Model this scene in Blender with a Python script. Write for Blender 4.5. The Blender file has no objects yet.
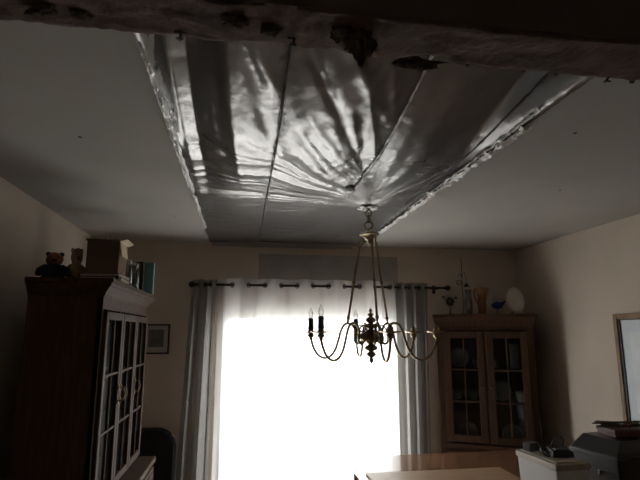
import bpy, math, random
from mathutils import Vector, Matrix, noise
random.seed(7)
PI = math.pi
sc = bpy.context.scene
COL = sc.collection

# ---------------------------------------------------------------- camera
CAMZ = 1.66
FPX = 500.0
YAW, PITCH = math.radians(8.9), math.radians(10.5)
cam = bpy.data.objects.new('camera', bpy.data.cameras.new('camera'))
COL.objects.link(cam)
cam.location = (0, 0, CAMZ)
cam.rotation_euler = (PI / 2 + PITCH, 0, -YAW)
cam.data.sensor_width = 36.0
cam.data.lens = FPX / 640 * 36.0
cam.data.clip_start = 0.02
sc.camera = cam
FW = Vector((math.sin(YAW) * math.cos(PITCH), math.cos(YAW) * math.cos(PITCH), math.sin(PITCH)))
RT = Vector((math.cos(YAW), -math.sin(YAW), 0))
UP = RT.cross(FW)
def at(px, py, axis, v):
    d = FW + RT * ((px - 320) / FPX) - UP * ((py - 240) / FPX)
    i = 'xyz'.index(axis)
    o = Vector((0, 0, CAMZ))
    return o + d * ((v - o[i]) / d[i])

# ---------------------------------------------------------------- world: bright overcast day
WORLD = 8.5
w = bpy.data.worlds.new('overcast'); sc.world = w; w.use_nodes = True
nt = w.node_tree; nt.nodes.clear()
o_ = nt.nodes.new('ShaderNodeOutputWorld'); b_ = nt.nodes.new('ShaderNodeBackground')
tc = nt.nodes.new('ShaderNodeTexCoord'); nz = nt.nodes.new('ShaderNodeTexNoise'); rp = nt.nodes.new('ShaderNodeValToRGB')
nz.inputs['Scale'].default_value = 1.6
rp.color_ramp.elements[0].color = (0.93, 0.96, 1.0, 1); rp.color_ramp.elements[1].color = (1.0, 1.0, 0.98, 1)
nt.links.new(tc.outputs['Generated'], nz.inputs['Vector']); nt.links.new(nz.outputs['Fac'], rp.inputs['Fac'])
nt.links.new(rp.outputs['Color'], b_.inputs['Color']); b_.inputs['Strength'].default_value = WORLD
nt.links.new(b_.outputs['Background'], o_.inputs['Surface'])
# sampling portal in the window opening (emits nothing itself)
pl = bpy.data.lights.new('window_portal', 'AREA'); pl.shape = 'RECTANGLE'; pl.size = 1.60; pl.size_y = 1.80
pl.cycles.is_portal = True
po = bpy.data.objects.new('window_portal', pl); COL.objects.link(po)
po.location = (0.625, 4.50, 0.96); po.rotation_euler = (-PI / 2, 0, 0)
vs = sc.view_settings
vs.view_transform = 'Standard'; vs.look = 'None'; vs.gamma = 1.0; vs.use_curve_mapping = False
vs.exposure = 0.42

# ---------------------------------------------------------------- dimensions of the room
XL, XR, YB, ZC = -1.206, 2.555, 4.34, 2.425
YN = -2.4                                # rear wall of the room the photographer stands in
WX0, WX1, WZ0, WZ1 = -0.16, 1.41, 0.06, 1.87   # window opening
FX = (-0.283, 0.13, 0.588, 1.042)        # joist lines behind the foil

# ---------------------------------------------------------------- materials
def mat(name, col, rough=0.6, metal=0.0, var=0.0, scale=8.0, bump=0.0, bscale=40.0, spec=0.4, stretch=None, col2=None, coat=0.0):
    m = bpy.data.materials.new(name); m.use_nodes = True
    n = m.node_tree.nodes; l = m.node_tree.links
    p = n['Principled BSDF']
    p.inputs['Roughness'].default_value = rough; p.inputs['Metallic'].default_value = metal
    p.inputs['Specular IOR Level'].default_value = spec
    p.inputs['Coat Weight'].default_value = coat
    p.inputs['Base Color'].default_value = (*col, 1)
    t = n.new('ShaderNodeTexCoord'); mp = n.new('ShaderNodeMapping')
    l.new(t.outputs['Object'], mp.inputs['Vector'])
    if stretch: mp.inputs['Scale'].default_value = stretch
    if var or col2:
        z = n.new('ShaderNodeTexNoise'); z.inputs['Scale'].default_value = scale; z.inputs['Detail'].default_value = 5
        l.new(mp.outputs['Vector'], z.inputs['Vector'])
        r = n.new('ShaderNodeValToRGB')
        c2 = col2 or tuple(c * (1 - var) for c in col)
        c1 = col if col2 else tuple(min(1, c * (1 + var)) for c in col)
        r.color_ramp.elements[0].position = 0.3; r.color_ramp.elements[1].position = 0.7
        r.color_ramp.elements[0].color = (*c2, 1); r.color_ramp.elements[1].color = (*c1, 1)
        l.new(z.outputs['Fac'], r.inputs['Fac']); l.new(r.outputs['Color'], p.inputs['Base Color'])
    if bump:
        z2 = n.new('ShaderNodeTexNoise'); z2.inputs['Scale'].default_value = bscale; z2.inputs['Detail'].default_value = 4
        l.new(mp.outputs['Vector'], z2.inputs['Vector'])
        bm = n.new('ShaderNodeBump'); bm.inputs['Strength'].default_value = bump; bm.inputs['Distance'].default_value = 0.01
        l.new(z2.outputs['Fac'], bm.inputs['Height']); l.new(bm.outputs['Normal'], p.inputs['Normal'])
    return m

def cloth(name, col, transp, transl, folds=0.0):
    m = bpy.data.materials.new(name); m.use_nodes = True
    n = m.node_tree.nodes; l = m.node_tree.links; n.clear()
    out = n.new('ShaderNodeOutputMaterial')
    df = n.new('ShaderNodeBsdfDiffuse'); tl = n.new('ShaderNodeBsdfTranslucent'); tr = n.new('ShaderNodeBsdfTransparent')
    t = n.new('ShaderNodeTexCoord'); z = n.new('ShaderNodeTexNoise'); mp = n.new('ShaderNodeMapping')
    mp.inputs['Scale'].default_value = (60, 60, 3)
    l.new(t.outputs['Object'], mp.inputs['Vector']); l.new(mp.outputs['Vector'], z.inputs['Vector'])
    z.inputs['Scale'].default_value = 2.0
    r = n.new('ShaderNodeValToRGB')
    r.color_ramp.elements[0].color = (*[c * 0.85 for c in col], 1); r.color_ramp.elements[1].color = (*col, 1)
    l.new(z.outputs['Fac'], r.inputs['Fac'])
    for s in (df, tl): l.new(r.outputs['Color'], s.inputs['Color'])
    m1 = n.new('ShaderNodeMixShader'); m1.inputs[0].default_value = transl
    l.new(df.outputs[0], m1.inputs[1]); l.new(tl.outputs[0], m1.inputs[2])
    m2 = n.new('ShaderNodeMixShader'); m2.inputs[0].default_value = transp
    l.new(m1.outputs[0], m2.inputs[1]); l.new(tr.outputs[0], m2.inputs[2])
    l.new(m2.outputs[0], out.inputs['Surface'])
    return m

def glass(name, refl=0.08, tint=(1, 1, 1), rough=0.02, mx_=0.75):
    m = bpy.data.materials.new(name); m.use_nodes = True
    n = m.node_tree.nodes; l = m.node_tree.links; n.clear()
    out = n.new('ShaderNodeOutputMaterial'); tr = n.new('ShaderNodeBsdfTransparent'); gl = n.new('ShaderNodeBsdfGlossy')
    tr.inputs['Color'].default_value = (*tint, 1); gl.inputs['Roughness'].default_value = rough
    fr = n.new('ShaderNodeLayerWeight'); fr.inputs['Blend'].default_value = 0.25
    mr = n.new('ShaderNodeMapRange'); mr.inputs['To Min'].default_value = refl * 0.6; mr.inputs['To Max'].default_value = mx_
    l.new(fr.outputs['Fresnel'], mr.inputs['Value'])
    mx = n.new('ShaderNodeMixShader'); l.new(mr.outputs[0], mx.inputs[0])
    l.new(tr.outputs[0], mx.inputs[1]); l.new(gl.outputs[0], mx.inputs[2]); l.new(mx.outputs[0], out.inputs['Surface'])
    return m

M = {}
M['wall'] = mat('beige_wall_paint', (0.70, 0.60, 0.50), 0.75, var=0.05, scale=3, bump=0.08, bscale=120, spec=0.25)
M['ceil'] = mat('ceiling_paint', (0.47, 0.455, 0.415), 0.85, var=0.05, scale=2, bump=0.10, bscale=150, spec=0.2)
M['floor'] = mat('oak_floor', (0.13, 0.08, 0.045), 0.45, var=0.25, scale=6, stretch=(8, 1, 1))
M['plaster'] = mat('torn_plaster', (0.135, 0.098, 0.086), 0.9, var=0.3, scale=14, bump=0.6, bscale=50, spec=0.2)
M['timber'] = mat('old_timber', (0.24, 0.18, 0.14), 0.85, var=0.4, scale=9, bump=0.5, bscale=30, stretch=(1, 6, 6), spec=0.2)
M['headerface'] = mat('header_face_paint', (0.16, 0.13, 0.11), 0.9, var=0.1, spec=0.2)
M['debris'] = mat('dark_debris', (0.085, 0.07, 0.06), 0.95, var=0.5, scale=40, bump=0.8, bscale=60, spec=0.1)
M['light_lid'] = mat('light_lid_brown', (0.10, 0.08, 0.06), 0.9, var=0.2)  # for the added lid that keeps sky light out
M['foil'] = mat('silver_foil', (0.25, 0.245, 0.24), 0.25, 0.60, var=0.07, scale=5, bump=0.10, bscale=30)
M['foilcrumple'] = mat('crumpled_foil_tape', (0.72, 0.71, 0.69), 0.35, 0.35, bump=0.7, bscale=70)
M['seam'] = mat('dark_seam_tape', (0.12, 0.12, 0.12), 0.45, 0.6)
M['hutch'] = mat('walnut_hutch', (0.080, 0.048, 0.031), 0.68, var=0.25, scale=5, stretch=(10, 10, 1), bump=0.05, spec=0.18)
M['cherry'] = mat('cherry_cabinet', (0.076, 0.035, 0.018), 0.45, var=0.25, scale=5, stretch=(10, 10, 1), spec=0.5)
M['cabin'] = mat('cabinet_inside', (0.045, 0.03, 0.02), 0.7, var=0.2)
M['table'] = mat('polished_table', (0.20, 0.10, 0.055), 0.16, var=0.2, scale=5, stretch=(1, 9, 1), spec=0.6)
M['pad'] = mat('tan_board', (0.42, 0.28, 0.17), 0.45, var=0.12, scale=6, stretch=(1, 10, 1))
M['brass'] = mat('antique_brass', (0.33, 0.25, 0.15), 0.30, 1.0, var=0.25, scale=20)
M['brassdark'] = mat('aged_brass', (0.20, 0.14, 0.07), 0.38, 1.0, var=0.25, scale=20)
M['candle'] = mat('candle_sleeve', (0.10, 0.09, 0.075), 0.6)
M['bulb'] = glass('clear_bulb', 0.25)
M['iron'] = mat('dark_rod_metal', (0.06, 0.055, 0.05), 0.35, 0.9)
M['nickel'] = mat('grommet_metal', (0.50, 0.45, 0.36), 0.25, 1.0)
M['sheer'] = cloth('sheer_voile', (0.88, 0.87, 0.85), 0.13, 0.78)
M['drape'] = cloth('grey_drape', (0.43, 0.42, 0.395), 0.03, 0.50)
M['glass'] = glass('window_glass', 0.06)
M['pane'] = glass('cabinet_glass', 0.05, (0.75, 0.78, 0.78), 0.02, 0.22)
M['vinyl'] = mat('white_vinyl', (0.75, 0.75, 0.74), 0.4)
M['patio'] = mat('patio_concrete', (0.42, 0.41, 0.39), 0.9, var=0.1, scale=4)
M['framewood'] = mat('oak_frame', (0.28, 0.16, 0.08), 0.4, var=0.25, scale=10, stretch=(6, 1, 1))
M['black'] = mat('black_frame', (0.02, 0.02, 0.02), 0.4)
M['mirror'] = mat('pale_blue_mat', (0.74, 0.82, 0.86), 0.25, spec=0.5)
M['paleprint'] = mat('pale_print', (0.82, 0.87, 0.89), 0.22, var=0.05, scale=9, spec=0.5)
M['matboard'] = mat('cream_mat', (0.55, 0.52, 0.46), 0.8)
M['print'] = mat('dark_print', (0.10, 0.11, 0.10), 0.6, col2=(0.22, 0.22, 0.19), scale=12)
M['navy'] = mat('dark_navy_fabric', (0.028, 0.03, 0.036), 0.85, var=0.2, scale=30)
M['whitebox'] = mat('white_plastic', (0.72, 0.72, 0.70), 0.45, var=0.04)
M['tanlid'] = mat('beige_lid', (0.48, 0.43, 0.34), 0.45, var=0.08)
M['chest'] = mat('black_lacquer', (0.014, 0.012, 0.011), 0.32, var=0.3, scale=6, stretch=(1, 1, 8), spec=0.5)
M['redbrown'] = mat('redbrown_card', (0.13, 0.055, 0.042), 0.55, var=0.2, scale=12)
M['blackplastic'] = mat('black_plastic', (0.018, 0.018, 0.02), 0.4)
M['greyplastic'] = mat('grey_plastic', (0.10, 0.105, 0.11), 0.5)
M['chrome'] = mat('steel_clasp', (0.8, 0.8, 0.78), 0.2, 1.0)
M['twig'] = mat('dry_twig', (0.10, 0.07, 0.045), 0.8, var=0.3)
M['leafgreen'] = mat('dried_green_leaf', (0.14, 0.19, 0.07), 0.7, var=0.2)
M['petalred'] = mat('dried_red_petal', (0.26, 0.05, 0.04), 0.7, var=0.2)
M['carton'] = mat('brown_carton', (0.19, 0.125, 0.075), 0.85, var=0.12, scale=6)
M['litflap_cream'] = mat('lit_flap_cream_carton', (0.62, 0.52, 0.38), 0.85, var=0.06)  # paler carton paints light on the right flaps; also the cream carton
M['book1'] = mat('dark_book_cover', (0.07, 0.05, 0.04), 0.6)
M['book2'] = mat('maroon_book_cover', (0.12, 0.04, 0.03), 0.6)
M['paper'] = mat('book_pages', (0.42, 0.37, 0.29), 0.85, var=0.1, scale=30)
M['teal'] = mat('teal_cover', (0.17, 0.31, 0.31), 0.6, var=0.06)
M['toyblue'] = mat('dark_blue_plush', (0.025, 0.028, 0.05), 0.95, bump=0.6, bscale=120)
M['toyorange'] = mat('rust_plush', (0.24, 0.09, 0.05), 0.95, bump=0.6, bscale=120)
M['toyyellow'] = mat('straw_plush', (0.36, 0.25, 0.11), 0.95, bump=0.6, bscale=120)
M['toyskin'] = mat('pale_pink_cloth', (0.42, 0.22, 0.16), 0.9)
M['jar'] = glass('jar_glass', 0.22, (0.78, 0.80, 0.78))
M['whitecer'] = mat('white_ceramic', (0.62, 0.58, 0.50), 0.3)
M['greycer'] = mat('grey_ceramic', (0.20, 0.20, 0.19), 0.35)
M['amber'] = mat('amber_ceramic', (0.27, 0.115, 0.04), 0.25, var=0.3, scale=10)
M['cobalt'] = mat('cobalt_ceramic', (0.035, 0.05, 0.20), 0.25, var=0.2, scale=20)
M['darkmetal'] = mat('dark_wrought_metal', (0.05, 0.055, 0.05), 0.5, 0.6)

# ---------------------------------------------------------------- mesh helpers
class MB:
    def __init__(s): s.v = []; s.f = []
    def add(s, vs, fs):
        b = len(s.v); s.v += [tuple(p) for p in vs]; s.f += [tuple(b + i for i in q) for q in fs]; return s
    def box(s, x0, x1, y0, y1, z0, z1):
        vs = [(x, y, z) for z in (z0, z1) for y in (y0, y1) for x in (x0, x1)]
        return s.add(vs, [(0, 2, 3, 1), (4, 5, 7, 6), (0, 1, 5, 4), (2, 6, 7, 3), (0, 4, 6, 2), (1, 3, 7, 5)])
    def hexa(s, pts):      # 8 points: bottom 4 (ccw) then top 4
        return s.add(pts, [(3, 2, 1, 0), (4, 5, 6, 7), (0, 1, 5, 4), (1, 2, 6, 5), (2, 3, 7, 6), (3, 0, 4, 7)])
    def prism(s, poly, z0, z1):    # poly in xy
        n = len(poly)
        vs = [(x, y, z0) for x, y in poly] + [(x, y, z1) for x, y in poly]
        return s.add(vs, [tuple(reversed(range(n))), tuple(range(n, 2 * n))] + [(i, (i + 1) % n, n + (i + 1) % n, n + i) for i in range(n)])
    def tube(s, pts, r, n=10, cap=True, closed=False):
        pts = [Vector(p) for p in pts]; N = len(pts); base = len(s.v); vs = []; fs = []
        nrm = None
        for i, p in enumerate(pts):
            a = pts[(i - 1) % N] if (closed or i > 0) else p
            b = pts[(i + 1) % N] if (closed or i < N - 1) else p
            t = (b - a).normalized()
            if nrm is None:
                nrm = t.orthogonal().normalized()
            else:
                nrm = (nrm - t * nrm.dot(t))
                nrm = nrm.normalized() if nrm.length > 1e-6 else t.orthogonal().normalized()
            bi = t.cross(nrm); rr = r[i] if isinstance(r, (list, tuple)) else r
            for k in range(n):
                a_ = 2 * PI * k / n
                vs.append(p + (nrm * math.cos(a_) + bi * math.sin(a_)) * rr)
        for i in range(N if closed else N - 1):
            j = (i + 1) % N
            for k in range(n):
                k2 = (k + 1) % n
                fs.append((i * n + k, i * n + k2, j * n + k2, j * n + k))
        if cap and not closed:
            fs.append(tuple(reversed(range(n)))); fs.append(tuple((N - 1) * n + k for k in range(n)))
        return s.add(vs, fs)
    def lathe(s, prof, c=(0, 0, 0), n=20, sx=1.0, sy=1.0):     # prof: (r,z)
        vs = []; fs = []
        for r, z in prof:
            for k in range(n):
                a = 2 * PI * k / n
                vs.append((c[0] + r * math.cos(a) * sx, c[1] + r * math.sin(a) * sy, c[2] + z))
        for i in range(len(prof) - 1):
            for k in range(n):
                k2 = (k + 1) % n
                fs.append((i * n + k, i * n + k2, (i + 1) * n + k2, (i + 1) * n + k))
        if prof[0][0] > 1e-5: fs.append(tuple(reversed(range(n))))
        if prof[-1][0] > 1e-5: fs.append(tuple((len(prof) - 1) * n + k for k in range(n)))
        return s.add(vs, fs)
    def ell(s, c, r, n=16, m=9, lump=0.0, seed=0):
        prof = []
        vs = []; fs = []
        for i in range(m + 1):
            ph = -PI / 2 + PI * i / m
            for k in range(n):
                a = 2 * PI * k / n
                d = Vector((math.cos(ph) * math.cos(a), math.cos(ph) * math.sin(a), math.sin(ph)))
                q = 1 + lump * noise.noise(d * 2.3 + Vector((seed, seed * 1.7, 0)))
                vs.append((c[0] + d.x * r[0] * q, c[1] + d.y * r[1] * q, c[2] + d.z * r[2] * q))
        for i in range(m):
            for k in range(n):
                k2 = (k + 1) % n
                fs.append((i * n + k, i * n + k2, (i + 1) * n + k2, (i + 1) * n + k))
        return s.add(vs, fs)
    def torus(s, c, R, r, axis=(0, 1, 0), n=18, m=8):
        ax = Vector(axis).normalized(); u = ax.orthogonal().normalized(); v = ax.cross(u)
        return s.tube([Vector(c) + (u * math.cos(2 * PI * i / n) + v * math.sin(2 * PI * i / n)) * R for i in range(n)], r, m, closed=True)
    def grid(s, fn, nu, nv):
        vs = [fn(i / nu, j / nv) for j in range(nv + 1) for i in range(nu + 1)]
        fs = [(j * (nu + 1) + i, j * (nu + 1) + i + 1, (j + 1) * (nu + 1) + i + 1, (j + 1) * (nu + 1) + i) for j in range(nv) for i in range(nu)]
        return s.add(vs, fs)
    def shift(s, dx, dy, dz): s.v = [(x + dx, y + dy, z + dz) for x, y, z in s.v]; return s
    def build(s, name, m, parent=None, smooth=False, bevel=0.0, angle=None, solid=0.0):
        me = bpy.data.meshes.new(name); me.from_pydata(s.v, [], s.f); me.update()
        me.materials.append(M[m] if isinstance(m, str) else m)
        o = bpy.data.objects.new(name, me); COL.objects.link(o)
        if parent is not None: o.parent = parent
        if smooth:
            me.polygons.foreach_set('use_smooth', [True] * len(me.polygons))
            if angle: me.set_sharp_from_angle(angle=math.radians(angle))
        if solid:
            md = o.modifiers.new('thickness', 'SOLIDIFY'); md.thickness = solid; md.offset = 0
        if bevel:
            md = o.modifiers.new('soft_edge', 'BEVEL'); md.width = bevel; md.segments = 2; md.limit_method = 'ANGLE'
        return o

def tag(o, label, cat, group=None):
    o['label'] = label; o['category'] = cat
    if group: o['group'] = group
    return o
def thing(name, label, cat, loc=(0, 0, 0), rz=0.0, group=None):
    o = bpy.data.objects.new(name, None); COL.objects.link(o)
    o.empty_display_size = 0.1; o.location = loc; o.rotation_euler = (0, 0, rz)
    return tag(o, label, cat, group)
def struct(o): o['kind'] = 'structure'; return o
def smoothpath(pts, per=6):
    pts = [Vector(p) for p in pts]; out = []
    for i in range(len(pts) - 1):
        p0 = pts[max(i - 1, 0)]; p1 = pts[i]; p2 = pts[i + 1]; p3 = pts[min(i + 2, len(pts) - 1)]
        for k in range(per):
            t = k / per
            out.append(0.5 * ((2 * p1) + (p2 - p0) * t + (2 * p0 - 5 * p1 + 4 * p2 - p3) * t * t + (-p0 + 3 * p1 - 3 * p2 + p3) * t ** 3))
    out.append(pts[-1]); return out

# ================================================================ STRUCTURE
struct(MB().box(XL - 0.15, XR + 0.15, YN - 0.15, YB + 0.2, -0.12, 0).build('floor', 'floor'))
struct(MB().box(XL - 0.12, XL, YN, YB, 0, 2.75).build('wall_left', 'wall'))
struct(MB().box(XR, XR + 0.12, YN, YB, 0, 2.75).build('wall_right', 'wall'))
struct(MB().box(XL - 0.12, XR + 0.12, YN - 0.12, YN, 0, 2.75).build('wall_rear', 'wall'))
wb = MB()
wb.box(XL - 0.12, WX0, YB, YB + 0.15, 0, 2.75); wb.box(WX1, XR + 0.12, YB, YB + 0.15, 0, 2.75)
wb.box(WX0, WX1, YB, YB + 0.15, WZ1, 2.75); wb.box(WX0, WX1, YB, YB + 0.15, 0, WZ0)
struct(wb.build('wall_back', 'wall'))
struct(MB().box(WX0 + 0.30, WX1 - 0.02, YB - 0.006, YB, 2.09, 2.335).build('wall_patch_1', mat('grey_wall_patch', (0.42, 0.39, 0.355), 0.85, var=0.08, scale=6)))  # thin grey patch on the wall above the curtain rod
# ceiling of the dining room: two drywall fields with a torn edge along the opening
def ceiling_field(xa, xb, edge_right, seed):
    mb = MB(); N = 110
    y0, y1 = 1.10, YB
    pts = []
    for i in range(N + 1):
        y = y0 + (y1 - y0) * i / N
        j = 0.010 * noise.noise(Vector((y * 9, seed, 0))) + 0.006 * noise.noise(Vector((y * 40, seed, 3)))
        pts.append((y, j))
    for i in range(N):
        (ya, ja), (yb, jb) = pts[i], pts[i + 1]
        if edge_right:
            mb.hexa([(xa, ya, ZC), (xb + ja, ya, ZC), (xb + jb, yb, ZC), (xa, yb, ZC), (xa, ya, ZC + .014), (xb + ja, ya, ZC + .014), (xb + jb, yb, ZC + .014), (xa, yb, ZC + .014)])
        else:
            mb.hexa([(xa + ja, ya, ZC), (xb, ya, ZC), (xb, yb, ZC), (xa + jb, yb, ZC), (xa + ja, ya, ZC + .014), (xb, ya, ZC + .014), (xb, yb, ZC + .014), (xa + jb, yb, ZC + .014)])
    return mb
import bmesh
def weld(o):
    bm = bmesh.new(); bm.from_mesh(o.data); bmesh.ops.remove_doubles(bm, verts=bm.verts, dist=1e-5); bm.to_mesh(o.data); bm.free()
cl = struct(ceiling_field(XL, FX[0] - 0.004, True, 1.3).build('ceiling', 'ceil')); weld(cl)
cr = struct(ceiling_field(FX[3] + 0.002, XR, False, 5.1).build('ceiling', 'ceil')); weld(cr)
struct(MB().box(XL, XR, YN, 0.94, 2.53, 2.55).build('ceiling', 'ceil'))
struct(MB().box(XL - 0.12, XR + 0.12, YN, YB + 0.15, 2.75, 2.80).build('light_block_lid', 'light_lid'))  # unseen lid added over both rooms to block sky light
# small screw holes in the drywall
for (px, py, par) in ((80, 137, cl), (575, 133, cr), (413, 202, cr), (60, 210, cl), (175, 216, cl), (560, 190, cr)):
    p = at(px, py, 'z', ZC - 0.0008)
    rr = 0.006 if py > 150 else 0.0075
    MB().lathe([(0, 0), (rr, 0), (rr * .9, -.0016), (0, -.002)], p, 10).build('screw_hole', 'debris', par)

# header over the opening: timber core, smooth near face, broken plaster underneath
HZ, HY0, HY1 = 2.33, 0.945, 1.085
hd = struct(MB().box(XL, XR, HY0 + 0.008, HY1 - 0.006, HZ + 0.016, 2.75).build('header_beam', 'timber'))
MB().box(XL, XR, HY0 - 0.006, HY0 + 0.006, HZ + 0.004, 2.53).build('near_face_board', 'headerface', hd)
def under(u, v):
    x = XL + (XR - XL) * u
    e0 = HY0 - 0.004 + 0.006 * noise.noise(Vector((x * 7, 0, 1)))
    e1 = HY1 + 0.010 * noise.noise(Vector((x * 6, 0, 7))) + 0.008 * noise.noise(Vector((x * 31, 2, 7))) + 0.016 * (x - 0.2) * 0.6
    if 0.36 < x < 0.52: e1 -= 0.035 * math.sin((x - 0.36) / 0.16 * PI)
    y = e0 + (e1 - e0) * v
    z = HZ + 0.006 * noise.noise(Vector((x * 8, y * 14, 0))) + 0.004 * noise.noise(Vector((x * 37, y * 37, 4)))
    if x < 0.30: z += 0.012 * (0.5 + 0.5 * noise.noise(Vector((x * 13, y * 22, 9))))
    return (x, y, z)
ub = MB().grid(under, 420, 16).build('broken_plaster_underside', 'plaster', hd, smooth=True, solid=0.012)
def lump(name, px, py, sx, sy, sz, z, seed, m='debris'):
    p = at(px, py, 'z', z)
    mb = MB().ell((0, 0, 0), (sx, sy, sz), 22, 14, 0.9, seed)
    mb.v = [(p.x + a + 0.4 * sx * noise.noise(Vector((a * 60, c * 60, seed))), p.y + b, p.z + c + 0.35 * sz * noise.noise(Vector((a * 70, b * 70, seed + 5)))) for a, b, c in mb.v]
    return mb.build(name, m, hd, smooth=True, angle=40)
lump('plaster_scrap_or_gap_shade', 360, 42, .028, .020, .040, HZ - 0.020, 2.2)
lump('plaster_scrap_or_gap_shade', 345, 34, .030, .020, .014, HZ - 0.004, 5.2)
lump('plaster_scrap_or_gap_shade', 235, 20, .022, .016, .012, HZ - 0.002, 8.1)
lump('plaster_scrap_or_gap_shade', 272, 28, .020, .016, .014, HZ - 0.002, 3.7)
lump('plaster_scrap_or_gap_shade', 418, 64, .055, .016, .012, HZ + 0.004, 6.3)  # dark lump in the notch, its colour standing in for the gap's shade
lump('plaster_scrap_or_gap_shade', 40, 8, .030, .020, .010, HZ - 0.000, 9.3)
lump('plaster_scrap_or_gap_shade', 82, 14, .020, .016, .010, HZ - 0.000, 1.9)
for px, py, a in ((293, 40, 0.2), (608, 77, -0.3), (180, 34, 0.1)):        # bent nail plates sticking out of the edge
    p = at(px, py, 'z', HZ - 0.006); mb = MB()
    mb.tube(smoothpath([(p.x, p.y - .01, p.z + .022), (p.x + .002, p.y, p.z), (p.x - .004 + a * .02, p.y + .004, p.z - .014)]), 0.0032, 6)
    mb.tube([(p.x - .013, p.y, p.z + .004), (p.x + .014, p.y + .003, p.z + .007 + a * .01)], 0.0034, 6)
    mb.tube([(p.x - .009, p.y, p.z - .012), (p.x + .008, p.y + .003, p.z - .010)], 0.0026, 6)
    mb.build('bent_nail', 'black', hd)
for k, px in enumerate((468, 523, 556, 632)):
    p = at(px, 52 + (px - 320) * .1 - 1.5, 'z', HZ - 0.002)
    MB().ell(p, (.004 + .003 * (k % 2), .006, .004), 8, 6, 0.7, k).build('plaster_crumb', 'debris', hd)

# ---------------------------------------------------------------- foil sheet across the opened ceiling
HOOK = Vector((0.764, 2.943, 2.428))
FOLDS = []          # long drag folds: start, end, half width, height
for (x0, y0, x1, y1, wd, am) in ((240, 57, 268, 130, .030, .009), (255, 73, 281, 112, .024, -.007), (292, 122, 344, 190, .026, .008),
                                 (308, 120, 362, 182, .024, -.008), (328, 99, 365, 172, .028, .008), (222, 78, 242, 177, .026, -.009),
                                 (300, 68, 344, 125, .024, .007), (350, 70, 390, 130, .024, -.006), (205, 60, 226, 150, .028, .007),
                                 (262, 120, 292, 172, .022, .006)):
    FOLDS.append((at(x0, y0, 'z', ZC + .02), at(x1, y1, 'z', ZC + .02), wd, am))
def folds(x, y):
    z = 0.0
    for a, b, wd, am in FOLDS:
        dx, dy = b.x - a.x, b.y - a.y; L2 = dx * dx + dy * dy
        t = ((x - a.x) * dx + (y - a.y) * dy) / L2
        if t < -0.15 or t > 1.15: continue
        d = ((x - a.x) * dy - (y - a.y) * dx) / math.sqrt(L2)
        d += 0.012 * noise.noise(Vector((t * 3, am * 900, 0)))
        if abs(d) > 3 * wd: continue
        z += am * math.exp(-(d / wd) ** 2) * math.sin(PI * (t + 0.15) / 1.3) ** 0.8
    return z
def rise(x, y):
    """the sheet runs up into the open joist space towards the header"""
    e = max(0.0, min(1.0, (x - FX[0] - 0.004) / 0.030)) * max(0.0, min(1.0, (FX[3] - 0.01 - x) / 0.10))
    e = e * e * (3 - 2 * e)
    return 0.19 * e * max(0.0, (2.15 - y) / 1.05) ** 1.5
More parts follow.
